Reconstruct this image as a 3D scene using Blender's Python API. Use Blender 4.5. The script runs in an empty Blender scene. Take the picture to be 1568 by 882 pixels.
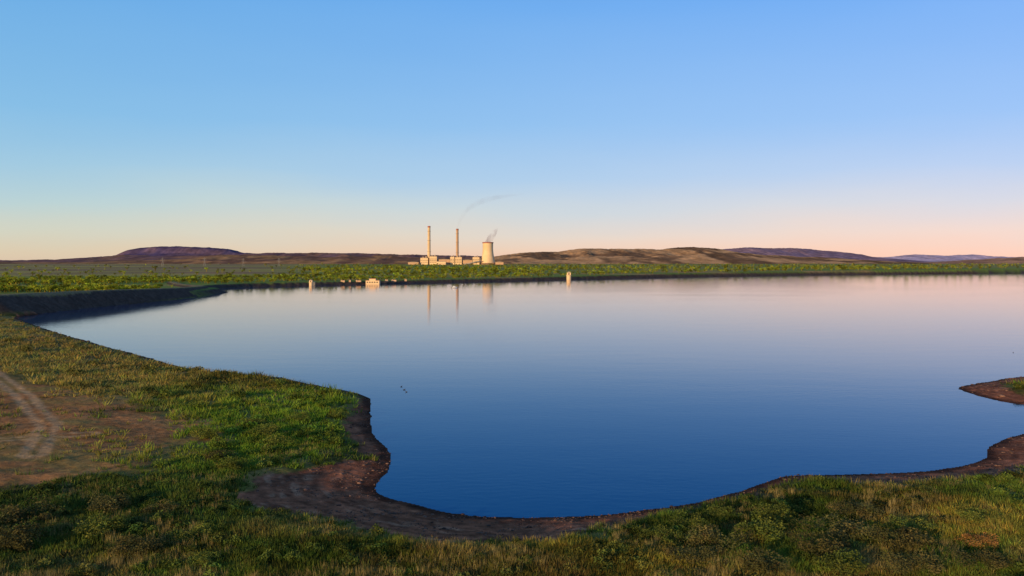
import bpy, math, bmesh
import numpy as np
rng = np.random.default_rng(11)
scene = bpy.context.scene
scene.view_settings.view_transform = 'Standard'
scene.view_settings.look = 'None'
scene.view_settings.exposure = 0

CAM_H = 22.0
F = 1231.0      # survey constant: tangent units per radian used for hill bearings
SUN_EL, SUN_AZ = 9.0, 214.0   # azimuth clockwise from +Y (behind left)

# ------------------------------------------------------------------ helpers
def link(o, parent=None):
    scene.collection.objects.link(o)
    if parent is not None:
        o.parent = parent
    return o

def empty(name, loc=(0, 0, 0)):
    e = bpy.data.objects.new(name, None)
    e.location = loc
    return link(e)

def mesh_np(name, V, Fc, mat, col=None, smooth=False, parent=None):
    V = np.ascontiguousarray(V, dtype=np.float32)
    Fc = np.ascontiguousarray(Fc, dtype=np.int32)
    n, k = Fc.shape
    me = bpy.data.meshes.new(name)
    me.vertices.add(len(V)); me.vertices.foreach_set('co', V.ravel())
    me.loops.add(n * k); me.loops.foreach_set('vertex_index', Fc.ravel())
    me.polygons.add(n); me.polygons.foreach_set('loop_start', np.arange(0, n * k, k, dtype=np.int32))
    me.update(calc_edges=True)
    if smooth:
        me.polygons.foreach_set('use_smooth', np.ones(n, dtype=bool))
    if col is not None:
        a = me.color_attributes.new('tint', 'FLOAT_COLOR', 'POINT')
        c = np.ones((len(V), 4), dtype=np.float32); c[:, :3] = col
        a.data.foreach_set('color', c.ravel())
    me.materials.append(mat)
    o = bpy.data.objects.new(name, me)
    return link(o, parent)

class MB:
    def __init__(s): s.v = []; s.f = []
    def box(s, x0, x1, y0, y1, z0, z1):
        b = len(s.v)
        s.v += [(x0,y0,z0),(x1,y0,z0),(x1,y1,z0),(x0,y1,z0),(x0,y0,z1),(x1,y0,z1),(x1,y1,z1),(x0,y1,z1)]
        s.f += [tuple(b+i for i in q) for q in ((3,2,1,0),(4,5,6,7),(0,1,5,4),(1,2,6,5),(2,3,7,6),(3,0,4,7))]
    def beam(s, p, q, t):
        p = np.array(p, float); q = np.array(q, float); d = q-p; d /= np.linalg.norm(d)
        a = np.cross(d, (0,0,1)) if abs(d[2]) < .9 else np.cross(d, (1,0,0)); a /= np.linalg.norm(a); c = np.cross(d, a)
        b = len(s.v); t *= .5
        for e in (p, q):
            for u, w in ((-t,-t),(t,-t),(t,t),(-t,t)): s.v.append(tuple(e+a*u+c*w))
        s.f += [tuple(b+i for i in r) for r in ((3,2,1,0),(4,5,6,7),(0,1,5,4),(1,2,6,5),(2,3,7,6),(3,0,4,7))]
    def lathe(s, prof, n=32, cx=0, cy=0, cap=True):
        b = len(s.v)
        for r, z in prof:
            for i in range(n):
                a = 2*math.pi*i/n; s.v.append((cx+r*math.cos(a), cy+r*math.sin(a), z))
        for j in range(len(prof)-1):
            for i in range(n):
                k = (i+1) % n
                s.f.append((b+j*n+i, b+j*n+k, b+(j+1)*n+k, b+(j+1)*n+i))
        if cap: s.f.append(tuple(b+(len(prof)-1)*n+i for i in range(n)))
    def prism(s, pts, y0, y1):
        b = len(s.v); n = len(pts)
        for y in (y0, y1):
            for x, z in pts: s.v.append((x, y, z))
        s.f.append(tuple(b+i for i in range(n))); s.f.append(tuple(b+n+i for i in reversed(range(n))))
        for i in range(n):
            k = (i+1) % n; s.f.append((b+k, b+i, b+n+i, b+n+k))
    def make(s, name, mat, parent=None, smooth=False):
        me = bpy.data.meshes.new(name); me.from_pydata(s.v, [], s.f); me.update()
        if smooth:
            for p in me.polygons: p.use_smooth = len(p.vertices) == 4
        me.materials.append(mat)
        return link(bpy.data.objects.new(name, me), parent)

def h2(ix, iy, seed):
    v = np.sin(ix*127.1+iy*311.7+seed*74.7)*43758.5453
    return v-np.floor(v)
def vnoise(x, y, seed=0):
    xi = np.floor(x); yi = np.floor(y); fx = x-xi; fy = y-yi
    fx = fx*fx*(3-2*fx); fy = fy*fy*(3-2*fy)
    a = h2(xi, yi, seed); b = h2(xi+1, yi, seed); c = h2(xi, yi+1, seed); d = h2(xi+1, yi+1, seed)
    return (a*(1-fx)+b*fx)*(1-fy)+(c*(1-fx)+d*fx)*fy
def fbm(x, y, oct=4, seed=0):
    t = 0; a = .5; s = 0
    for i in range(oct):
        t = t+a*vnoise(x, y, seed+i*3); s += a; a *= .5; x = x*2.03+5.1; y = y*2.03+1.7
    return t/s
def ss(x, a, b):
    t = np.clip((x-a)/(b-a), 0, 1); return t*t*(3-2*t)

def seg_dist(x, y, P, closed=False):
    d2 = np.full(x.shape, 1e18)
    n = len(P)
    for i in range(n if closed else n-1):
        ax, ay = P[i]; bx, by = P[(i+1) % n]
        ex, ey = bx-ax, by-ay
        t = np.clip(((x-ax)*ex+(y-ay)*ey)/(ex*ex+ey*ey+1e-9), 0, 1)
        np.minimum(d2, (x-ax-t*ex)**2+(y-ay-t*ey)**2, out=d2)
    return np.sqrt(d2)
def inside(x, y, P):
    r = np.zeros(x.shape, bool); n = len(P)
    for i in range(n):
        ax, ay = P[i]; bx, by = P[(i+1) % n]
        if ay == by: continue
        c = ((ay > y) != (by > y)) & (x < (bx-ax)*(y-ay)/(by-ay)+ax)
        r ^= c
    return r
def chaikin(P, it=2):
    for _ in range(it):
        Q = []
        for i in range(len(P)):
            a = np.array(P[i]); b = np.array(P[(i+1) % len(P)])
            Q += [tuple(a*.75+b*.25), tuple(a*.25+b*.75)]
        P = Q
    return P

# ------------------------------------------------------------------ lake outline (metres)
LAKE = [(-203,328),(-167.7,285),(-123,231.5),(-95.2,200.6),(-73,174.7),(-60.2,163),(-47.1,159.3),(-36.2,146.4),
 (-24.2,136.5),(-21.5,123.1),(-18.9,106.2),(-14.6,96),(-12.6,87.4),(-14.2,79.3),(-10.3,74.7),(-6.2,71.6),(-1.4,69.8),
 (3.8,69.8),(10.4,71.2),(16.1,73.8),(21.3,77.3),(26.4,82.1),(29,84),(35.4,84.4),(42.5,84.9),(49.9,88.2),(54.3,91.8),
 (57,97),(67.6,106.2),(84,112),(104,119),(92,122),(79.5,124.8),(77.6,134.1),(78.9,143.5),(84.9,148.5),(93.3,153.9),
 (100.9,158.4),(130,172),(220,230),(500,500),(1100,1000),(2000,1500),(2600,2200),(2400,2500),(1800,2280),
 (1327,2083),(757,1805),(362,1504),(82,1177),(-68,1003),(-157,903),(-209,846),(-268,776),(-262,690),(-236,652),(-222,640),
 (-211,542),(-213,451),(-214,387),(-206,338)]
LK = chaikin(LAKE, 2)
DYKE = [(-420,240),(-300,290),(-226,345),(-229,450),(-228,540),(-240,620),(-285,690),(-330,780)]

DIRT = [(-112,168),(-85,142),(-66,124),(-50,113),(-39,104),(-34,93),(-37,82),(-41,74),(-48,66),(-80,62),(-150,100)]
TRACK1 = [(-150,212),(-104,158),(-76,124),(-57,99),(-50,84)]
TRACK2 = [(-110,92),(-58,91),(-50,95)]

def fields(x, y):
    dist = np.hypot(x, y)
    s = seg_dist(x, y, LK, True)
    s = np.where(inside(x, y, LK), -s, s)
    amp = np.clip(.0035*dist, .45, 3.0)
    s = s+amp*(fbm(x/4.0, y/4.0, 4, 3)-.5)*2*ss(dist, 30, 60)
    mw = 1.8+12*np.exp(-(((x+20)/9)**2+((y-73)/10)**2))+9*np.exp(-(((x+6)/15)**2+((y-61)/9)**2))
    mw = mw+4.6*ss(x, 26, 38)+2.2*np.exp(-((x+19)/6)**2-((y-100)/25)**2)
    mw = mw*(1+.9*(fbm(x/5, y/5, 4, 9)-.5))
    mw = np.maximum(mw, .8)
    sp = np.maximum(s, 0)
    near = .11*np.minimum(sp, mw)+.9*(1-np.exp(-np.maximum(sp-mw, 0)/3.5))+1.2*ss(sp, 8, 45)
    near = near+.5*(fbm(x/9, y/9, 4, 5)-.5)*ss(sp, 2, 10)+.22*(fbm(x/1.6, y/1.6, 4, 6)-.5)*ss(sp, .2, 2)
    far = 3.6*ss(sp, 0, 10)+.0048*np.clip(dist-1000, 0, 4600)+2.5*(fbm(x/260, y/260, 4, 8)-.5)*ss(sp, 15, 120)
    w = ss(dist, 420, 620)
    z = near*(1-w)+far*w
    dd = seg_dist(x, y, DYKE)
    dh = 8.6-3.2*ss(y, 345, 640)-.5*np.maximum(dd-3.0, 0)
    isd = (dh > z)
    z = np.maximum(z, dh)
    z = np.where(s > 0, np.minimum(z, .03+.62*s), -.05+np.maximum(s*.22, -3))
    rock = np.maximum((isd & (dd > 3.4)).astype(float)*ss(16-dd, -2, 1), ss(dist, 560, 640)*ss(9.5-s, 0, 2))
    return z, s, mw, rock, dist, dd
def ground_z(x, y):
    return fields(np.asarray(x, float), np.asarray(y, float))[0]

# ------------------------------------------------------------------ materials
def new_mat(name):
    m = bpy.data.materials.new(name); m.use_nodes = True
    nt = m.node_tree; b = nt.nodes['Principled BSDF']
    return m, nt, b
def tint_mat(name, rough=.9, nscale=None, bump=0.0, contrast=.5, spec=.2, transl=False):
    m, nt, b = new_mat(name); N = nt.nodes; L = nt.links
    a = N.new('ShaderNodeAttribute'); a.attribute_name = 'tint'
    out = a.outputs['Color']
    if nscale:
        tc = N.new('ShaderNodeTexCoord')
        n = N.new('ShaderNodeTexNoise'); n.inputs['Scale'].default_value = nscale; n.inputs['Detail'].default_value = 8
        n.inputs['Roughness'].default_value = .7
        L.new(tc.outputs['Object'], n.inputs['Vector'])
        mr = N.new('ShaderNodeMapRange'); mr.inputs['From Min'].default_value = .3; mr.inputs['From Max'].default_value = .7
        mr.inputs['To Min'].default_value = 1-contrast; mr.inputs['To Max'].default_value = 1+contrast
        L.new(n.outputs['Fac'], mr.inputs['Value'])
        mx = N.new('ShaderNodeVectorMath'); mx.operation = 'SCALE'
        L.new(out, mx.inputs[0]); L.new(mr.outputs['Result'], mx.inputs['Scale']); out = mx.outputs['Vector']
        if bump:
            bp = N.new('ShaderNodeBump'); bp.inputs['Strength'].default_value = .9; bp.inputs['Distance'].default_value = bump
            L.new(n.outputs['Fac'], bp.inputs['Height']); L.new(bp.outputs['Normal'], b.inputs['Normal'])
    L.new(out, b.inputs['Base Color'])
    b.inputs['Roughness'].default_value = rough; b.inputs['Specular IOR Level'].default_value = spec
    if transl:
        t = N.new('ShaderNodeBsdfTranslucent'); L.new(out, t.inputs['Color'])
        mix = N.new('ShaderNodeMixShader'); mix.inputs[0].default_value = .3
        L.new(b.outputs[0], mix.inputs[1]); L.new(t.outputs[0], mix.inputs[2])
        L.new(mix.outputs[0], N['Material Output'].inputs['Surface'])
    return m
def flat_mat(name, c1, c2=None, nscale=.2, rough=.8, bump=0, spec=.3, stretch=(1,1,1)):
    m, nt, b = new_mat(name); N = nt.nodes; L = nt.links
    c2 = c2 or tuple(v*.7 for v in c1)
    tc = N.new('ShaderNodeTexCoord'); mp = N.new('ShaderNodeMapping'); mp.inputs['Scale'].default_value = stretch
    n = N.new('ShaderNodeTexNoise'); n.inputs['Scale'].default_value = nscale; n.inputs['Detail'].default_value = 7
    L.new(tc.outputs['Object'], mp.inputs['Vector']); L.new(mp.outputs[0], n.inputs['Vector'])
    r = N.new('ShaderNodeValToRGB'); r.color_ramp.elements[0].position = .35; r.color_ramp.elements[1].position = .65
    r.color_ramp.elements[0].color = (*c1, 1); r.color_ramp.elements[1].color = (*c2, 1)
    L.new(n.outputs['Fac'], r.inputs[0]); L.new(r.outputs[0], b.inputs['Base Color'])
    b.inputs['Roughness'].default_value = rough; b.inputs['Specular IOR Level'].default_value = spec
    if bump:
        bp = N.new('ShaderNodeBump'); bp.inputs['Distance'].default_value = bump
        L.new(n.outputs['Fac'], bp.inputs['Height']); L.new(bp.outputs[0], b.inputs['Normal'])
    return m

M_ground = tint_mat('ground_soil', .95, 1.1, .22, .5, .05)
M_grass = tint_mat('grass_blades', .8, None, 0, 0, .08, True)
M_leaf = tint_mat('leaves', .8, None, 0, 0, .08, True)
M_stone = tint_mat('shore_stone', .85, 4.0, .03, .3, .2)
M_hill = tint_mat('hill_scrub_haze', 1.0, .012, 6.0, .4, 0)  # scrub tone and distance haze both come from the tint
M_conc = flat_mat('weathered_concrete', (.76,.53,.29), (.62,.42,.23), .02)
M_conc2 = flat_mat('stained_concrete', (.56,.35,.20), (.44,.26,.15), .03)
M_clad = flat_mat('metal_cladding', (.78,.55,.31), (.64,.44,.25), .03)
M_roof = flat_mat('roof_sheet', (.36,.26,.19), (.27,.2,.15), .05)
M_dark = flat_mat('dark_opening', (.08,.055,.045), (.05,.035,.03), .1)
M_band = flat_mat('red_band_paint', (.36,.12,.08), (.28,.09,.06), .1)
M_steel = flat_mat('galvanised_steel', (.28,.25,.22), (.2,.18,.17), .5, .5)
M_white = flat_mat('white_paint', (.78,.76,.72), (.65,.62,.58), .8)
M_duck = flat_mat('dark_plumage', (.05,.045,.04), (.03,.028,.028), 8)
M_bill = flat_mat('bill_horn', (.25,.12,.05), (.2,.1,.04), 8)

def dark_patch(x, y):
    return ss(fbm(x/13+3, y/10, 4, 131), .5, .64)

# ------------------------------------------------------------------ terrain
def terrain():
    r = [0.01, 3, 8, 14, 20, 26, 31]
    v = 35.0
    while v < 2300: r.append(v); v *= 1.005
    while v < 34000: r.append(v); v *= 1.022
    r = np.array(r)
    a = np.concatenate([np.arange(-41, 41, .1), np.arange(41, 319, 3.5)])
    a = np.radians(a)
    R, A = np.meshgrid(r, a, indexing='ij')
    x = (R*np.sin(A)).ravel(); y = (R*np.cos(A)).ravel()
    z, s, mw, rock, dist, dd = fields(x, y)
    n1 = fbm(x/7, y/7, 4, 21)[:, None]; n2 = fbm(x/1.7, y/1.7, 3, 31)[:, None]; n4 = fbm(x/.55, y/.55, 3, 33)[:, None]
    g1 = np.array([.20,.155,.040]); g2 = np.array([.100,.110,.024]); dry = np.array([.31,.19,.070])
    c = g2+(g1-g2)*ss(n1, .35, .65)
    c = c+(dry-c)*(ss(n1*.5+n2*.5, .5, .66))*.6
    c = c*(1-.5*dark_patch(x, y)[:, None])
    # dirt paddock and tracks
    wx = x+9*(fbm(x/9, y/9, 3, 41)-.5); wy = y+9*(fbm(x/9, y/9, 3, 42)-.5)
    ds = seg_dist(wx, wy, DIRT, True); ds = np.where(inside(wx, wy, DIRT), ds, -ds)
    dm = ss(ds+(n2[:,0]-.5)*9, -3.5, 6)[:, None]
    dirt = np.array([.36,.150,.052])*(.6+.75*n1)*(.75+.5*n4)
    olive = ss(fbm(x/11, y/6, 4, 44), .47, .60)[:, None]
    dirt = dirt+(np.array([.24,.17,.045])-dirt)*olive*.65
    c = c+(dirt-c)*dm*.9
    tk = np.minimum(np.abs(seg_dist(x, y, TRACK1)-.9), np.abs(seg_dist(x, y, TRACK2)-.9)+.2)+.7*(n2[:,0]-.5)
    tm = (ss(.9-tk, 0, .7)*(dist < 260))[:, None]*.7
    c = c+(np.array([.50,.29,.14])-c)*tm
    # mud
    md = ss(mw-s+(n2[:,0]-.5)*2.2+(n4[:,0]-.5)*1.2, -.4, .5)[:, None]
    f5 = fbm(x/5, y/5, 3, 51)
    band = .5+.25*np.sin(s*2.3+7*f5)+.25*np.sin(s*5.1+9*fbm(x/3, y/3, 3, 52))
    mud = np.array([.270,.098,.048])*(.65+.5*band[:, None])*(.4+1.2*n2)*(.55+.9*n4)
    pale = ss(fbm(x/2.6, y/2.6, 4, 57), .50, .64)[:, None]*ss(s, 3, 6)[:, None]*ss(band, .45, .75)[:, None]
    mud = mud+(np.array([.42,.23,.135])-mud)*pale*.5
    mud = mud*(.22+.78*ss(s+(n2[:,0]-.5), .2, 2.8))[:, None]
    c = c+(mud-c)*md
    # far plain
    nf = fbm(x/180, y/70, 4, 61)[:, None]
    pl = np.array([.15,.20,.030])+(np.array([.32,.21,.08])-np.array([.15,.20,.030]))*ss(nf, .52, .70)
    left = ss(-x/dist, .20, .32)[:, None]*ss(dist, 1150, 1450)[:, None]
    lp = np.array([.34,.26,.075])+(np.array([.24,.14,.075])-np.array([.34,.26,.075]))*ss(fbm(x/500, y/160, 4, 63), .42, .58)[:, None]
    pl = pl+(lp-pl)*left*.8
    c = c+(pl-c)*ss(dist, 450, 700)[:, None]
    rk = np.array([.060,.043,.033])*(.4+1.2*n2)
    c = c+(rk-c)*rock[:, None]
    crest = ((dd < 3.2) & (z > 4.5))[:, None]
    c = np.where(crest, np.array([.20,.16,.08]), c)
    nr, na = R.shape
    idx = np.arange(nr*na).reshape(nr, na)
    nx = np.roll(idx, -1, axis=1)
    q = np.stack([idx[:-1], idx[1:], nx[1:], nx[:-1]], -1).reshape(-1, 4)[:, ::-1]
    mesh_np('ground', np.stack([x, y, z], 1), q, M_ground, np.clip(c, .004, 1), True)
terrain()

# ------------------------------------------------------------------ water
def water():
    m, nt, b = new_mat('lake_water'); N = nt.nodes; L = nt.links
    N.remove(b)
    tc = N.new('ShaderNodeTexCoord')
    hs = []
    for sc, st, d in ((1.3,(.45,1,1),.030),(.16,(.4,1,1),.05)):
        mp = N.new('ShaderNodeMapping'); mp.inputs['Scale'].default_value = st
        mp.inputs['Rotation'].default_value = (0,0,.15)
        n = N.new('ShaderNodeTexNoise'); n.inputs['Scale'].default_value = sc; n.inputs['Detail'].default_value = 4
        L.new(tc.outputs['Object'], mp.inputs[0]); L.new(mp.outputs[0], n.inputs['Vector'])
        mu = N.new('ShaderNodeMath'); mu.operation = 'MULTIPLY'; mu.inputs[1].default_value = d
        L.new(n.outputs['Fac'], mu.inputs[0]); hs.append(mu)
    ad = N.new('ShaderNodeMath'); L.new(hs[0].outputs[0], ad.inputs[0]); L.new(hs[1].outputs[0], ad.inputs[1])
    # breeze patches: ripple strength varies over the lake
    mp = N.new('ShaderNodeMapping'); mp.inputs['Scale'].default_value = (.35,1,1)
    bn = N.new('ShaderNodeTexNoise'); bn.inputs['Scale'].default_value = .02; bn.inputs['Detail'].default_value = 4
    L.new(tc.outputs['Object'], mp.inputs[0]); L.new(mp.outputs[0], bn.inputs['Vector'])
    br = N.new('ShaderNodeMapRange'); br.inputs['From Min'].default_value = .35; br.inputs['From Max'].default_value = .65
    br.inputs['To Min'].default_value = .24; br.inputs['To Max'].default_value = .5
    L.new(bn.outputs['Fac'], br.inputs['Value'])
    bp = N.new('ShaderNodeBump'); bp.inputs['Distance'].default_value = 1.0
    L.new(br.outputs[0], bp.inputs['Strength'])
    L.new(ad.outputs[0], bp.inputs['Height'])
    fr = N.new('ShaderNodeFresnel'); fr.inputs['IOR'].default_value = 1.333; L.new(bp.outputs['Normal'], fr.inputs['Normal'])
    tm = N.new('ShaderNodeMix'); tm.data_type = 'RGBA'
    tm.inputs['A'].default_value = (.12,.55,.92,1); tm.inputs['B'].default_value = (1,.94,.95,1)
    mr = N.new('ShaderNodeMapRange'); mr.inputs['From Min'].default_value = .14; mr.inputs['From Max'].default_value = .50
    L.new(fr.outputs[0], mr.inputs['Value']); L.new(mr.outputs[0], tm.inputs['Factor'])
    gl = N.new('ShaderNodeBsdfGlossy'); gl.inputs['Roughness'].default_value = .05
    L.new(tm.outputs['Result'], gl.inputs['Color']); L.new(bp.outputs['Normal'], gl.inputs['Normal'])
    df = N.new('ShaderNodeBsdfDiffuse'); df.inputs['Color'].default_value = (.006,.040,.105,1)
    mx = N.new('ShaderNodeMixShader'); L.new(fr.outputs[0], mx.inputs[0]); L.new(df.outputs[0], mx.inputs[1]); L.new(gl.outputs[0], mx.inputs[2])
    L.new(mx.outputs[0], N['Material Output'].inputs['Surface'])
    V = np.array([(-400,60,0),(3200,60,0),(3200,2700,0),(-400,2700,0)], float)
    mesh_np('lake_water', V, np.array([[0,1,2,3]]), m)
water()

# ------------------------------------------------------------------ hills
def hill(name, D, crest, cA, cB, W=900, base=18, cliff=False, back=1500, rough=.5, seed=0):
    bx = np.array([p[0] for p in crest], float); by = np.array([p[1] for p in crest], float)
    X0, X1 = (bx[0]-784)*D/F, (bx[-1]-784)*D/F
    n = int((X1-X0)/(D*.0009)); u = np.linspace(X0, X1, n)
    zc = np.interp(u, (bx-784)*D/F, CAM_H+(405-by)*D/F)
    k = np.hanning(9); k /= k.sum()
    zc = np.convolve(np.pad(zc, 4, mode='edge'), k, 'valid')
    zc = zc+D*.0012*(fbm(u/(D*.02), u*0+seed, 5, seed)-.5)*2+D*.0005*(fbm(u/(D*.002), u*0+seed, 2, seed)-.5)
    t = np.concatenate([np.linspace(-1, 0, 46), np.linspace(0, 1, 14)[1:]])
    T, U = np.meshgrid(t, u, indexing='ij'); ZC = np.broadcast_to(zc, T.shape)
    at = np.abs(T)
    if cliff:
        prof = np.where(T < 0, np.where(at < .10, 1-.5*at, np.where(at < .2, .95-(at-.1)*3.2, .63*(1-(at-.2)/.8)**1.15)), 1-at**1.5)
    else:
        prof = (1-at)**1.05*(1+.35*at)
    g = 1-np.abs(2*fbm(U/(D*.035)+seed, T*2.2+seed, 5, seed+7)-1)
    g2 = fbm(U/(D*.008)+seed, T*9+seed, 4, seed+5)
    Y = D+np.where(T < 0, T*W, T*back)
    Z = base+(ZC-base)*np.clip(prof*(1-rough*(1-g)*4*at*(1-at))+.10*(g2-.5)*np.minimum(at*8, 1), 0, 1.2)
    Z = np.where(at > .999, base-60, Z)
    Yj = Y+W*.08*(g2-.5)
    cn = fbm(U/(D*.02)+9, T*5, 5, seed+17)
    m = ss(cn, .4, .62)[..., None]
    c = np.array(cA)*(1-m)+np.array(cB)*m  # aerial haze is painted into both colours, range by range
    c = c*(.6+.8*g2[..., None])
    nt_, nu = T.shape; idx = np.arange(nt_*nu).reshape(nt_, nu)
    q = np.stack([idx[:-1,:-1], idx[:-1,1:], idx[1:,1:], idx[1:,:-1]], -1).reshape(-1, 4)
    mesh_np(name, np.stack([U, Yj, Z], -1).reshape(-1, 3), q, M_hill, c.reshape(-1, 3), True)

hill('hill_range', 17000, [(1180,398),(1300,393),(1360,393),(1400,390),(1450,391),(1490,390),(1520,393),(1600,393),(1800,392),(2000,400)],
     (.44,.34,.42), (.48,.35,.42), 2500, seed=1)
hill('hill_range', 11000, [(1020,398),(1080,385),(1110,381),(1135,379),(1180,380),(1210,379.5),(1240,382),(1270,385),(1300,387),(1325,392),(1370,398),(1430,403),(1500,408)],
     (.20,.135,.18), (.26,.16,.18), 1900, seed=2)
hill('mesa_hill', 9000, [(120,404),(160,396),(185,390),(200,383),(215,379),(250,377.5),(300,378),(335,380),(352,381.5),(362,385.5),(385,388),(430,390),(500,396)],
     (.095,.065,.115), (.13,.082,.115), 1300, cliff=True, rough=.25, seed=3)
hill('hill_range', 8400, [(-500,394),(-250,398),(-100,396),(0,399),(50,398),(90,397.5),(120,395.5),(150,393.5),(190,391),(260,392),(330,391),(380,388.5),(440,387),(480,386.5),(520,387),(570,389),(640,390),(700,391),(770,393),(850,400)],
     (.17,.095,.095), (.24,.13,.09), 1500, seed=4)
hill('hill_range', 7000, [(660,404),(720,397),(760,392),(800,387),(850,385),(885,381.5),(920,380.5),(960,381),(1010,382.5),(1040,379.5),(1065,378.5),(1095,380.5),(1130,386),(1170,390),(1230,393),(1300,397),(1380,402),(1440,408)],
     (.18,.10,.055), (.50,.27,.125), 1600, seed=5)
hill('hill_range', 6300, [(-400,404),(-100,402),(60,402),(200,400),(300,396),(330,391),(365,390),(420,391),(500,393),(580,392),(640,394),(720,397),(800,402)],
     (.18,.095,.062), (.35,.185,.085), 1100, seed=6)
hill('hill_range', 6000, [(1400,410),(1450,404),(1490,400),(1520,396),(1568,394),(1640,391),(1750,389),(1900,395),(2100,404)],
     (.27,.15,.10), (.36,.20,.12), 1200, seed=7)

# ------------------------------------------------------------------ scattering of vegetation (single meshes)
def scatter(name, templates, P, S, tint, mat, SZ=None):
    n = len(P); which = rng.integers(0, len(templates), n); Vs = []; Fs = []; Cs = []; off = 0
    rot = rng.uniform(0, 2*math.pi, n)
    SZ = S if SZ is None else SZ
    for k, (tv, tf, tsh) in enumerate(templates):
        I = np.where(which == k)[0]
        if not len(I): continue
        c, s_ = np.cos(rot[I])[:, None], np.sin(rot[I])[:, None]
        vx = (tv[None,:,0]*c-tv[None,:,1]*s_)*S[I][:, None]+P[I,0][:, None]
        vy = (tv[None,:,0]*s_+tv[None,:,1]*c)*S[I][:, None]+P[I,1][:, None]
        vz = tv[None,:,2]*SZ[I][:, None]+P[I,2][:, None]
        Vs.append(np.stack([vx,vy,vz], -1).reshape(-1, 3))
        Fs.append((tf[None]+(np.arange(len(I))*len(tv))[:, None, None]+off).reshape(-1, tf.shape[1]))
        Cs.append((tint[I][:, None, :]*tsh[None]).reshape(-1, 3)); off += len(I)*len(tv)
    return mesh_np(name, np.concatenate(Vs), np.concatenate(Fs), mat, np.clip(np.concatenate(Cs), .002, 1))

def grass_template(nb=9, lean=.5, w=.06):
    v = []; f = []; sh = []
    for i in range(nb):
        a = rng.uniform(0, 6.28); r = rng.uniform(0, .45); bx, by = r*math.cos(a), r*math.sin(a)
        l = rng.uniform(.1, lean); h = rng.uniform(.55, 1); th = rng.uniform(0, 6.28)
        dx, dy = w*math.cos(th), w*math.sin(th)
        b = len(v)
        v += [(bx-dx,by-dy,-.05),(bx+dx,by+dy,-.05),(bx+l*math.cos(a),by+l*math.sin(a),h)]
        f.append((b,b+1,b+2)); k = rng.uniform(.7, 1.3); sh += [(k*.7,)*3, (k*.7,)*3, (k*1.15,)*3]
    return np.array(v), np.array(f), np.array(sh)

def leafy_template(nl=300, leaf=.13, lobes=6, flat=.8, trunk=0.0, spread=.6, lr=(.3,.5)):
    v = []; f = []; sh = []
    C = []
    for i in range(lobes):
        a = rng.uniform(0, 6.28); r = spread*math.sqrt(rng.uniform(0, 1))
        hue = rng.uniform(-.18, .22)
        C.append((r*math.cos(a), r*math.sin(a), trunk+rng.uniform(.2, .75)*flat, rng.uniform(*lr), rng.uniform(.6, 1.35), hue))
    for i in range(nl):
        cx, cy, cz, cr, ck, hue = C[rng.integers(lobes)]
        d = rng.normal(size=3); d /= np.linalg.norm(d); rr = cr*rng.uniform(.5, 1.12)
        p = np.array([cx,cy,cz])+d*rr*np.array([1,1,flat]); p[2] = max(p[2], .02)
        n1 = rng.normal(size=3); n1 /= np.linalg.norm(n1); n2 = np.cross(n1, rng.normal(size=3)); n2 /= np.linalg.norm(n2)
        l = leaf*rng.uniform(.6, 1.3); b = len(v)
        v += [tuple(p-n1*l), tuple(p-n2*l*.5), tuple(p+n1*l), tuple(p+n2*l*.5)]
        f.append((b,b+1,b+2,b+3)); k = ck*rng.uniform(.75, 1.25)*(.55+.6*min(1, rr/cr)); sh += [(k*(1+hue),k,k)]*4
    def stem(p, q, t0, t1):
        b = len(v)
        for e, t in ((p,t0),(q,t1)):
            for u, w_ in ((-t,-t),(t,-t),(t,t),(-t,t)): v.append((e[0]+u, e[1]+w_, e[2]))
        for r_ in ((0,1,5,4),(1,2,6,5),(2,3,7,6),(3,0,4,7)): f.append(tuple(b+i for i in r_))
        sh.extend([(1.3,.8,1.2)]*8)
    top = (0,0,trunk*.7+.02)
    if trunk > 0: stem((0,0,-.05), top, .05, .035)
    for cx,cy,cz,cr,ck,hue in C[:5]: stem(top, (cx,cy,cz), .03, .01)
    return np.array(v), np.array(f), np.array(sh)

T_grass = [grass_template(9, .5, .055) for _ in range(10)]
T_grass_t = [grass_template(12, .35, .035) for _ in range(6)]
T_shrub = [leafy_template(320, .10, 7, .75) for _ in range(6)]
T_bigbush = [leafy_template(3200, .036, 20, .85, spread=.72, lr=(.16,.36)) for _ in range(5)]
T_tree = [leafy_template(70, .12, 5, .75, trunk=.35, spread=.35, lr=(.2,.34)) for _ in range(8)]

def land_points(n, dmin, dmax, bmax=41):
    inv = rng.uniform(1/dmax, 1/dmin, n); d = 1/inv
    a = np.radians(rng.uniform(-bmax, bmax, n))
    return d*np.sin(a)/np.cos(a)*.98, d

C_dry = np.array([.36,.25,.085]); C_yg = np.array([.30,.245,.040]); C_g = np.array([.130,.185,.026])
def veg_tint(x, y):
    n1 = fbm(x/8, y/8, 4, 71); n2 = fbm(x/3, y/3, 3, 77)
    c = C_yg[None]+(C_g-C_yg)[None]*ss(n1, .38, .62)[:, None]
    c = c+(C_dry-c)*(ss(n2, .53, .69)*.55)[:, None]
    c = c*(1-.5*dark_patch(x, y)[:, None])
    lush = np.exp(-(((x+31)/14)**2+((y-108)/28)**2))
    c = c+(np.array([.165,.270,.022])-c)*np.clip(lush*1.3, 0, .8)[:, None]*(.5+n2)[:, None]
    gully = np.exp(-(((x+33)/15)**2+((y-66)/12)**2))
    c = c+(np.array([.062,.098,.018])-c)*np.clip(gully*1.2, 0, .8)[:, None]
    dryb = ss(-x, 48, 68)*ss(y, 100, 120)
    c = c+(np.array([.34,.26,.070])-c)*(dryb*.65)[:, None]
    return c

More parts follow.
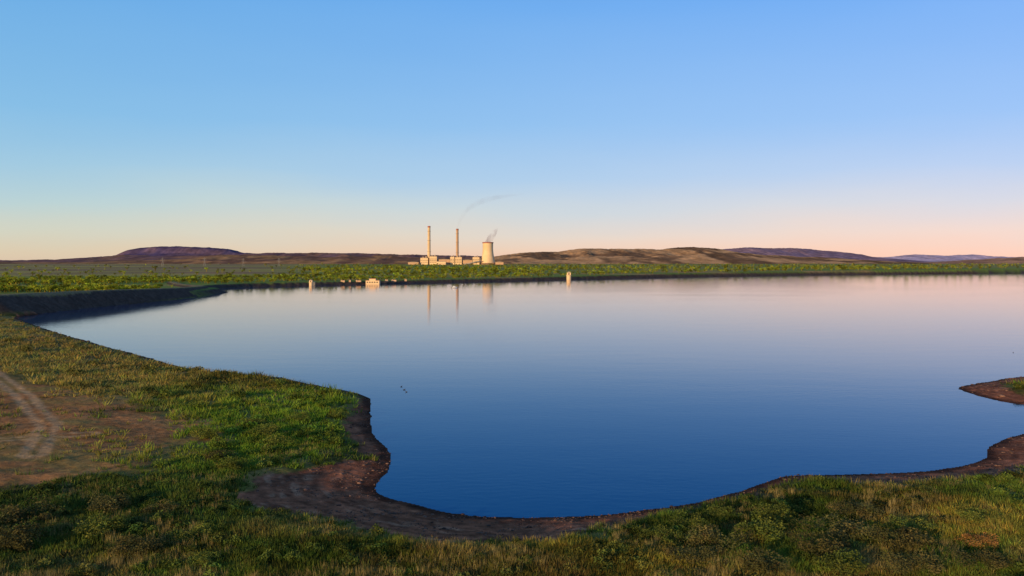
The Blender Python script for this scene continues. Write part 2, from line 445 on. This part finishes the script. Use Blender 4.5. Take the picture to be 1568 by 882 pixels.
def grass():
    x, y = land_points(160000, 42, 340)
    z, s, mw, rock, dist, dd = fields(x, y)
    ds = seg_dist(x, y, DIRT, True); ds = np.where(inside(x, y, DIRT), ds, -ds)
    pn = fbm(x/5, y/5, 3, 91); pn2 = fbm(x/1.6, y/1.6, 3, 93)
    keep = (s > mw+.2+4*(pn-.5)+3*(pn2-.5)) & (s > .8) & (rock < .3)
    thin = np.where(s < mw+3.5, .5*ss(pn2, .35, .6)+.1, .45+.55*ss(pn, .3, .5))
    keep &= rng.uniform(size=len(x)) < thin
    keep &= ~((ds+(pn-.5)*16 > 0) & (rng.uniform(size=len(x)) > .03+.16*ss(pn, .54, .64)))
    tk = np.minimum(seg_dist(x, y, TRACK1), seg_dist(x, y, TRACK2))
    keep &= ~((tk < 1.9) & (rng.uniform(size=len(x)) > .12))
    x, y, z, dist = x[keep], y[keep], z[keep], dist[keep]
    n = len(x); S = rng.uniform(.5, 1.1, n)*np.clip(dist/80, .75, 2.4)
    n3 = fbm(x/4, y/4, 3, 95)
    SZ = rng.uniform(.25, .65, n)*(.3+1.6*n3)*np.clip(dist/90, .9, 1.5)
    t = veg_tint(x, y)*rng.uniform(.6, 1.35, (n, 1))*(1+.12*rng.normal(size=(n, 3)))
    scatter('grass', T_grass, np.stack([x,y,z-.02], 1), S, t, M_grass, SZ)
    m = (fbm(x/5, y/5, 4, 99) > .55) & (rng.uniform(size=n) < .25)
    x, y, z = x[m], y[m], z[m]; n = len(x)
    t = np.array([.36,.27,.095])[None]*rng.uniform(.5, 1.2, (n, 1))
    scatter('dry_grass', T_grass_t, np.stack([x,y,z], 1), rng.uniform(.3,.7,n), t, M_grass, rng.uniform(.45,.9,n))
grass()

def shrubs():
    x, y = land_points(15000, 42, 330)
    z, s, mw, rock, dist, dd = fields(x, y)
    ds = seg_dist(x, y, DIRT, True); ds = np.where(inside(x, y, DIRT), ds, -ds)
    pn = fbm(x/9, y/9, 3, 101); dk = dark_patch(x, y)
    gully = np.exp(-(((x+36)/18)**2+((y-64)/12)**2))+.75*np.exp(-(((x+30)/10)**2+((y-100)/18)**2))
    prob = .10+.8*np.clip(gully, 0, 1)+.35*ss(pn, .52, .62)+.45*dk
    keep = (s > mw+1.5) & (ds < -1) & (rock < .2) & (rng.uniform(size=len(x)) < prob*.45)
    x, y, z, dist = x[keep], y[keep], z[keep], dist[keep]; n = len(x)
    S = rng.uniform(.35, 1.3, n)*np.clip(dist/90, .75, 1.6)
    t = veg_tint(x, y); t = t*.5+np.array([.070,.100,.020])[None]*.6
    t = t*rng.uniform(.45, 1.3, (n, 1))
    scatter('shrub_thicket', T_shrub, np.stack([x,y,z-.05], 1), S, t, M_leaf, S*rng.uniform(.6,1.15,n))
shrubs()

def bushes():
    B = [(12.5,56,2.2,0),(15.0,58.5,2.6,0),(18.5,60.5,2.8,2),(22,57,2.7,0),(25,61.5,3.0,0),(28,57.5,2.7,0),(21.5,65,2.6,2),(28.5,66,2.5,0),
         (16.5,53.5,2.4,0),(22,53,2.5,2),(26.5,53,2.4,0),(31,62,2.3,2),(33.4,57.5,1.8,1),(36.5,63,2.0,2),(11,61,1.8,2),(39.5,57,2.1,2),(31,53.5,2.2,0),
         (14,64,1.8,2),(17.5,67,1.9,2),(43,63,1.9,2),(7.5,56.5,1.5,2),
         (-35,57,2.8,0),(-30.5,60,2.5,2),(-38,63,2.8,0),(-26,56,2.3,0),(-23.5,59,1.8,2),(-33,66,2.4,0),(-42,57,2.6,2),(-28.5,65,2.0,0),(-21,54,1.7,2),(-45,63,2.3,0),
         (-30,98,2.6,2),(-33.5,103,2.3,2),(-27,92,2.1,2),(-36,95,2.3,2),(-29,108,2.2,2),(-31,85,2.2,0),(-28,80,2.1,2),(-24,112,1.9,2)]
    T = {0: (.098,.090,.028), 1: (.27,.140,.040), 2: (.135,.155,.026)}
    for x, y, s, k in B:
        z = float(ground_z([x], [y])[0])
        P = np.array([[x, y, z-.15]])
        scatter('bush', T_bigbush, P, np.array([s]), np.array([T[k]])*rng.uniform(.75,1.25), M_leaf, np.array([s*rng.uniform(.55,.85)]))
bushes()

def stones():
    T = []
    for _ in range(6):
        bm = bmesh.new(); bmesh.ops.create_icosphere(bm, subdivisions=1, radius=1)
        for v in bm.verts: v.co *= rng.uniform(.65, 1.2); v.co.z *= .55
        vv = np.array([tuple(v.co) for v in bm.verts]); bm.verts.index_update()
        ff = np.array([[v.index for v in f.verts] for f in bm.faces]); bm.free()
        T.append((vv, ff, np.ones((len(vv), 3))))
    x, y = land_points(90000, 50, 260)
    z, s, mw, rock, dist, dd = fields(x, y)
    cl = fbm(x/2.2, y/2.2, 3, 141)
    k = (s > -.3) & (s < mw+.5) & (rng.uniform(size=len(x)) < .10+.9*ss(cl, .5, .62))
    x, y, z, dist = x[k], y[k], z[k], dist[k]; n = len(x)
    S = np.exp(rng.normal(-2.7, .5, n))*np.clip(dist/80, .8, 2)
    t = np.array([[.13,.070,.048]])*rng.uniform(.3, 1.5, (n, 1))
    scatter('shore_stones', T, np.stack([x,y,z], 1), S, t, M_stone)
stones()

def trees():
    x, y = land_points(30000, 520, 4800, 41)
    z, s, mw, rock, dist, dd = fields(x, y)
    pn = fbm(x/150, y/90, 4, 111)
    prob = np.where(dist < 1000, .7, .85)*ss(pn, .32, .54)
    leftplain = ss(-x/dist, .20, .30)*ss(dist, 1100, 1350)
    prob = prob*(1-.88*leftplain)
    plant = (x > -620) & (x < -40) & (y > 4450) & (y < 4950)
    keep = (s > 16) & (dd > 12) & (rng.uniform(size=len(x)) < prob) & ~plant
    x, y, z, dist = x[keep], y[keep], z[keep], dist[keep]; n = len(x)
    S = rng.uniform(2.6, 7.0, n)*np.clip(dist/1500, .75, 1.35)
    S = np.where(rng.uniform(size=n) < .04, S*1.5, S)
    t = np.array([.260,.310,.024])[None]*rng.uniform(.25, 1.3, (n, 1))*(.6+.8*fbm(x/90, y/60, 3, 117))[:, None]
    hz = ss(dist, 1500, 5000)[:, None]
    t = t*(1-hz*.3)+np.array([.22,.16,.07])*hz*.40  # distance haze blended into the colour of far trees
    scatter('tree_belt', T_tree, np.stack([x,y,z], 1), S*1.15, t, M_leaf, S*.85)
trees()

# ------------------------------------------------------------------ power station (about 4.7 km away)
PZ = 22.0; PY = 4700.0
def chimney(x, y, ztop, r0, r1, mat):
    e = empty('power_station_chimney', (x, y, PZ)); h = ztop-PZ
    m = MB(); m.lathe([(r0*1.15,-8),(r0,6),(r0*.9,h*.25),(r1*1.08,h*.6),(r1,h-9)], 32, cap=False); m.make('shaft', mat, e, True)
    m = MB(); m.lathe([(r1,h-9),(r1+.6,h-8),(r1+.6,h-.5),(r1-1,h),(r1-1.6,h-3)], 32); m.make('dark_cap', M_band, e)
    m = MB()
    for k in (.33,.62,.86):
        rr = r0+(r1-r0)*k+.3; m.lathe([(rr,h*k),(rr+2,h*k),(rr+2,h*k+1.4),(rr,h*k+1.4)], 24, cap=False)
    m.beam((0,-r0-.6,0),(0,-r1-.8,h-10), .8); m.make('platforms', M_steel, e)
chimney(-485, PY, 247, 10.5, 8, M_conc)
chimney(-321, PY+20, 232, 9, 7, M_conc2)

def cooling_tower(x, y, ztop, rb):
    e = empty('cooling_tower', (x, y, PZ)); h = ztop-PZ
    prof = []
    for i in range(22):
        t = i/21; z = 9+(h-9)*t; zt = .78
        r = rb*.70*math.sqrt(1+((t-zt)/.78)**2*1.08); prof.append((r, z))
    rt = prof[-1][0]
    m = MB(); m.lathe(prof, 56, cap=False); m.lathe([(rt-.8,h),(rt-1,h-30)], 56, cap=False); m.make('shell', M_conc, e, True)
    m = MB(); m.lathe([(rt,h-6),(rt+1.3,h-5.5),(rt+1.3,h+.3),(rt-.9,h+.3)], 56, cap=False); m.make('rim', M_band, e)
    m = MB(); n = 40; r0 = prof[0][0]
    for i in range(n):
        for s in (-.5,.5):
            a = 2*math.pi*i/n; b = 2*math.pi*(i+s)/n
            m.beam((r0*1.06*math.cos(a), r0*1.06*math.sin(a), -3), (r0*math.cos(b), r0*math.sin(b), 9.4), 1.1)
    m.make('legs', M_conc2, e)
    m = MB(); m.lathe([(r0*.86,-3),(r0*.86,8)], 40); m.make('fill_pack', M_dark, e)
cooling_tower(-141, PY, 152, 43)

def building(name, x0, x1, y0, y1, h, mat=M_clad, kind='hall', rows=2):
    cx = (x0+x1)/2; e = empty(name, (cx, y0, PZ)); w = (x1-x0)/2; d = y1-y0
    m = MB(); m.box(-w, w, 0, d, -6, h); m.make('walls', mat, e)
    m = MB()
    if kind == 'hall':
        m.prism([(-w-1,h),(w+1,h),(w+1,h+1),(w*.3,h+4),(-w*.3,h+4),(-w-1,h+1)], -1, d+1)
    else:
        m.box(-w-.8, w+.8, -.8, d+.8, h, h+1.6)
        m.box(-w*.6, -w*.1, d*.2, d*.6, h+1.6, h+7); m.box(w*.2, w*.6, d*.3, d*.7, h+1.6, h+10)
    m.make('roof', M_roof, e)
    m = MB(); n = max(2, int(2*w/9))
    for r in range(rows):
        zz = h*(.25+.6*r/max(1, rows))
        for i in range(n):
            a = -w+2*w*(i+.2)/n; m.box(a, a+2*w*.6/n, -.35, .0, zz, zz+h*.07)
        for j in range(max(2, int(d/10))):
            a = d*(j+.2)/max(2, int(d/10)); m.box(-w-.35, -w, a, a+5, zz, zz+h*.07)
    m.make('windows', M_dark, e)
    m = MB()
    for i in range(n+1):
        a = -w+2*w*i/n; m.box(a-.4, a+.4, -.6, -.005, -6, h-.01)
    m.make('columns', mat, e)
building('boiler_house', -531, -488, PY-40, PY+25, 38, rows=2, kind='b')
building('boiler_house', -478, -436, PY-45, PY+25, 46, rows=3, kind='b')
building('turbine_hall', -434, -362, PY-30, PY+20, 28, M_conc2, rows=1)
building('boiler_house', -358, -334, PY-45, PY+10, 44, rows=3, kind='b')
building('boiler_house', -330, -292, PY-40, PY, 42, M_conc, rows=3, kind='b')
building('turbine_hall', -288, -232, PY-30, PY+20, 24, M_conc2, rows=1)
building('boiler_house', -228, -190, PY-40, PY+15, 42, rows=3, kind='b')
building('workshop', -600, -540, PY-60, PY-20, 12, M_conc2, rows=1)
building('workshop', -96, -50, PY-50, PY-10, 12, M_conc2, rows=1)
building('workshop', -430, -380, PY-100, PY-70, 16, M_clad, rows=1)
m = MB(); m.beam((-288,PY-48,20),(-180,PY-52,44), 5)
for k in (.1,.4,.7): m.beam((-288+108*k,PY-49,0),(-288+108*k,PY-49,20+24*k), 1.5)
m.make('coal_conveyor', M_steel)

# ------------------------------------------------------------------ smoke
def smoke(name, pts, col, dens, nsc, lo=.42, hi=.62):
    m = bpy.data.materials.new(name+'_volume'); m.use_nodes = True; nt = m.node_tree; N = nt.nodes; L = nt.links
    N.remove(N['Principled BSDF'])
    v = N.new('ShaderNodeVolumePrincipled'); v.inputs['Color'].default_value = (*col, 1)
    tc = N.new('ShaderNodeTexCoord'); n = N.new('ShaderNodeTexNoise'); n.inputs['Scale'].default_value = nsc; n.inputs['Detail'].default_value = 3
    L.new(tc.outputs['Object'], n.inputs['Vector'])
    r = N.new('ShaderNodeMapRange'); r.inputs['From Min'].default_value = lo; r.inputs['From Max'].default_value = hi
    r.inputs['To Max'].default_value = dens
    L.new(n.outputs['Fac'], r.inputs['Value']); L.new(r.outputs[0], v.inputs['Density'])
    L.new(v.outputs[0], N['Material Output'].inputs['Volume'])
    mb = MB(); n_ = 16; P = np.array(pts, float); t = np.linspace(0, len(P)-1, 24); idx = np.arange(len(P))
    Q = np.stack([np.interp(t, idx, P[:, k]) for k in range(4)], 1)
    for i, (x, y, z, r_) in enumerate(Q):
        d = Q[min(i+1, 23), :3]-Q[max(i-1, 0), :3]; d /= np.linalg.norm(d)
        a = np.cross(d, (0,1,0)); a /= np.linalg.norm(a); b = np.array((0,1,0))
        for k in range(n_):
            an = 2*math.pi*k/n_; rr = r_*(1+.2*math.sin(k*2.3+i*.9))
            mb.v.append(tuple(np.array((x,y,z))+a*rr*math.cos(an)+b*rr*math.sin(an)))
    for i in range(23):
        for k in range(n_):
            k2 = (k+1) % n_; mb.f.append((i*n_+k, (i+1)*n_+k, (i+1)*n_+k2, i*n_+k2))
    mb.f.append(tuple(range(n_))); mb.f.append(tuple(23*n_+k for k in reversed(range(n_))))
    o = mb.make(name, m)
    bm = bmesh.new(); bm.from_mesh(o.data); bmesh.ops.recalc_face_normals(bm, faces=bm.faces); bm.to_mesh(o.data); bm.free()
smoke('chimney_smoke', [(-321,PY+20,233,5),(-313,PY+20,262,8),(-293,PY+20,305,11),(-255,PY+20,350,15),(-195,PY+20,388,18),(-110,PY+20,412,16),(-10,PY+20,428,9),(70,PY+20,436,2)], (.50,.40,.46), .0062, .018, .30, .75)
smoke('steam_plume', [(-141,PY,146,20),(-132,PY,165,20),(-120,PY,185,19),(-105,PY,206,17),(-90,PY,224,9),(-80,PY,236,2)], (.64,.42,.42), .030, .03, .36, .66)

# ------------------------------------------------------------------ structures along the dam
def intake_tower(x, y, h, r, bridge):
    e = empty('intake_tower', (x, y, 0))
    m = MB(); m.lathe([(r,-3),(r,h*.55),(r*1.25,h*.58),(r*1.25,h*.64)], 20); m.make('shaft', M_conc, e)
    m = MB(); m.box(-r*.8, r*.8, -r*.8, r*.8, h*.64, h*.93); m.make('hut', M_clad, e)
    m = MB(); m.prism([(-r,h*.93),(r,h*.93),(0,h*1.08)], -r, r); m.make('roof', M_roof, e)
    m = MB(); m.box(-r*.3, r*.3, -r*.8-.08, -r*.8, h*.66, h*.86); m.make('door', M_dark, e)
    m = MB(); m.box(-.8, .8, r*.81, bridge, h*.58, h*.63)
    for k in range(3): m.box(-.3, .3, bridge*(k+1)/3.5, bridge*(k+1)/3.5+.6, -3, h*.58-.003)
    m.make('footbridge', M_steel, e)
intake_tower(82, 1160, 11, 3.3, 24)
intake_tower(-208, 832, 6, 1.9, 18)

def pump_house(x, y, z, w, d, h):
    e = empty('pump_house', (x, y, z))
    m = MB(); m.box(-w, w, 0, d, -6, h*.65); m.box(-w*.5, w*.45, .6, d-.6, h*.65, h); m.make('walls', M_conc, e)
    m = MB(); m.box(-w-.4, -w*.5-.05, -.4, d+.4, h*.65, h*.7); m.box(w*.45+.05, w+.4, -.4, d+.4, h*.65, h*.7); m.box(-w*.55, w*.5, .3, d-.3, h, h+.4); m.make('roof', M_band, e)
    m = MB()
    for i in range(5): m.box(-w*.85+i*w*.36, -w*.85+i*w*.36+w*.2, -.08, 0, h*.2, h*.42)
    m.make('openings', M_dark, e)
pump_house(-155, 893, 0.5, 7.5, 7, 5.6)
m = MB()
for px, py, w_, h_ in ((-186,884,2.2,.5),(-179,888,1.0,.9),(-171,895,3.0,.3),(-143,917,1.6,.7),(-136,926,2.8,.3),(-124,938,1.2,.9)):
    m.box(px-w_, px+w_, py-1, py+1, 2.5, 4.0+h_)
    m.box(px-w_*.7, px-w_*.4, py-1.3, py-1.003, 2.5, 4.6+h_)
m.make('spillway_block', M_conc2)

# pylons
def pylon(x, y, h):
    z = float(ground_z([x],[y])[0]); m = MB(); w = h*.13
    L4 = [(-1,-1),(1,-1),(1,1),(-1,1)]
    lv = [0,.25,.45,.62,.76,.88,1.0]; wd = [1,.74,.52,.36,.27,.22,.12]
    for i in range(6):
        for k in range(4):
            a = L4[k]; b = L4[(k+1) % 4]
            p = lambda c, j: (c[0]*w*wd[j], c[1]*w*wd[j], h*lv[j])
            m.beam(p(a,i), p(a,i+1), .45); m.beam(p(a,i), p(b,i+1), .25); m.beam(p(b,i), p(a,i+1), .25)
    for j, l in ((3,.24),(4,.2),(5,.16)):
        zz = h*lv[j]
        for s in (-1,1):
            m.beam((0,0,zz),(s*l*h,0,zz), .35); m.beam((0,0,zz+h*.06),(s*l*h,0,zz), .25); m.beam((s*l*h,0,zz),(s*l*h,0,zz-h*.05), .3)
    o = m.make('transmission_pylon', M_steel); o.location = (x,y,z-.5); o.rotation_euler = (0,0,.3)
for x, y, h in ((-1330,3060,34),(-1205,3150,34),(-1090,3260,34),(-980,3380,34)): pylon(x, y, h)

# boat
e = empty('motor_boat', (-54, 752, 0)); e.rotation_euler = (0,0,.4)
m = MB()
st = [(-2.6,.9,.75),(-1,1.05,.8),(1,.95,.9),(2.2,.5,1.05),(2.9,.05,1.2)]
for x, w, h in st: m.v += [(x,-w,h),(x,-w*.6,-.1),(x,w*.6,-.1),(x,w,h)]
for i in range(4):
    b = i*4
    for k in range(3): m.f.append((b+k, b+k+1, b+k+5, b+k+4))
    m.f.append((b+3, b, b+4, b+7))
m.f.append((0,3,2,1)); m.make('hull', M_white, e)
m = MB(); m.prism([(-1,.8),(1.1,.85),(.6,1.7),(-.9,1.75)], -.65, .65); m.make('cabin', M_white, e)
m = MB(); m.box(-3.0,-2.65,-.2,.2,.1,1.1); m.make('outboard', M_dark, e)

# ducks
def duck(x, y, rz, s=1.0):
    e = empty('duck', (x, y, 0)); e.rotation_euler = (0,0,rz); e.scale = (s,s,s)
    V = []; Fc = []
    rings = [(-.30,.13,.012),(-.24,.10,.045),(-.15,.075,.09),(-.02,.06,.115),(.10,.065,.10),(.17,.10,.07),(.20,.16,.045),(.215,.22,.038),(.24,.26,.05),(.28,.265,.045),(.31,.255,.02)]
    n = 10
    for i, (cx, cz, r) in enumerate(rings):
        tilt = 0 if i < 4 else min(1, (i-3)*.3) if i < 8 else .2
        for k in range(n):
            a = 2*math.pi*k/n
            V.append((cx-r*math.sin(a)*tilt*.8, r*math.cos(a)*(1.1 if i < 5 else .9), cz+r*math.sin(a)*(1-tilt*.5)))
    for i in range(len(rings)-1):
        for k in range(n): Fc.append((i*n+k, i*n+(k+1) % n, (i+1)*n+(k+1) % n, (i+1)*n+k))
    mb = MB(); mb.v = V; mb.f = Fc; mb.f.append(tuple(range(n))); mb.make('body', M_duck, e, True)
    mb = MB(); mb.prism([(.30,.27),(.38,.245),(.30,.24)], -.018, .018); mb.make('bill', M_bill, e)
for x, y, r in ((-18.9,141,.4),(-18.2,138.6,2.6),(-19.9,144.6,.9),(125,200.5,1.)): duck(x, y, r, .75)

# ------------------------------------------------------------------ sky + sun
w = bpy.data.worlds.new('World'); scene.world = w; w.use_nodes = True
N = w.node_tree.nodes; L = w.node_tree.links; bg = N['Background']
sky = N.new('ShaderNodeTexSky'); sky.sky_type = 'NISHITA'; sky.sun_disc = False
sky.sun_elevation = math.radians(SUN_EL); sky.sun_rotation = math.radians(SUN_AZ); sky.dust_density = 1.5
tc = N.new('ShaderNodeTexCoord'); sx = N.new('ShaderNodeSeparateXYZ'); L.new(tc.outputs['Generated'], sx.inputs[0])
# faint uneven haze layers
hm = N.new('ShaderNodeMapping'); hm.inputs['Scale'].default_value = (1.2,1.2,6); hm.inputs['Rotation'].default_value = (0,.12,0)
hn = N.new('ShaderNodeTexNoise'); hn.inputs['Scale'].default_value = 1.6; hn.inputs['Detail'].default_value = 5
L.new(tc.outputs['Generated'], hm.inputs[0]); L.new(hm.outputs[0], hn.inputs['Vector'])
ha = N.new('ShaderNodeMapRange'); ha.inputs['From Min'].default_value = .25; ha.inputs['From Max'].default_value = .75
ha.inputs['To Min'].default_value = .013; ha.inputs['To Max'].default_value = -.013
L.new(hn.outputs['Fac'], ha.inputs['Value'])
zz = N.new('ShaderNodeMath'); L.new(sx.outputs['Z'], zz.inputs[0]); L.new(ha.outputs[0], zz.inputs[1])
rp = N.new('ShaderNodeValToRGB'); cr = rp.color_ramp
stops = [(0,(.88,.57,.44)),(.018,(.88,.65,.49)),(.038,(.78,.70,.61)),(.065,(.60,.69,.74)),(.105,(.42,.62,.84)),(.17,(.28,.54,.88)),(.31,(.150,.42,.88)),(.5,(.08,.24,.58)),(1,(.07,.16,.32))]
cr.elements[0].position = 0; cr.elements[0].color = (*stops[0][1],1); cr.elements[1].position = 1; cr.elements[1].color = (*stops[-1][1],1)
for p, c in stops[1:-1]:
    el = cr.elements.new(p); el.color = (*c,1)
L.new(zz.outputs[0], rp.inputs[0])
pk = N.new('ShaderNodeMapRange'); pk.inputs['From Min'].default_value = -.5; pk.inputs['From Max'].default_value = .5
L.new(sx.outputs['X'], pk.inputs['Value'])
tn = N.new('ShaderNodeMix'); tn.data_type = 'RGBA'; tn.inputs['A'].default_value = (.86,.97,.93,1); tn.inputs['B'].default_value = (1.20,1.03,1.08,1)
L.new(pk.outputs[0], tn.inputs['Factor'])
ml = N.new('ShaderNodeMix'); ml.data_type = 'RGBA'; ml.blend_type = 'MULTIPLY'; ml.inputs['Factor'].default_value = 1
L.new(rp.outputs[0], ml.inputs['A']); L.new(tn.outputs['Result'], ml.inputs['B'])
sc = N.new('ShaderNodeVectorMath'); sc.operation = 'SCALE'; sc.inputs['Scale'].default_value = 8.5
L.new(ml.outputs['Result'], sc.inputs[0])
mix = N.new('ShaderNodeMix'); mix.data_type = 'RGBA'; mix.inputs['Factor'].default_value = .92
L.new(sky.outputs[0], mix.inputs['A']); L.new(sc.outputs[0], mix.inputs['B'])
L.new(mix.outputs['Result'], bg.inputs['Color']); bg.inputs['Strength'].default_value = .12

sd = bpy.data.lights.new('sun', 'SUN'); sd.energy = 5.0; sd.angle = math.radians(.5); sd.color = (1,.71,.37)
so = bpy.data.objects.new('sun', sd); link(so)
from mathutils import Vector
az = math.radians(SUN_AZ); el_ = math.radians(SUN_EL)
dirv = Vector((math.sin(az)*math.cos(el_), math.cos(az)*math.cos(el_), math.sin(el_)))
so.rotation_euler = dirv.to_track_quat('Z', 'Y').to_euler(); so.location = (-50,-50,80)

# ------------------------------------------------------------------ camera
cd = bpy.data.cameras.new('camera'); cd.sensor_width = 36; cd.lens = 36*1231/1568; cd.clip_end = 60000; cd.clip_start = .5
cd.shift_y = -36/1568
co = bpy.data.objects.new('camera', cd); link(co); co.location = (0,0,CAM_H); co.rotation_euler = (math.radians(90),0,0)
scene.camera = co
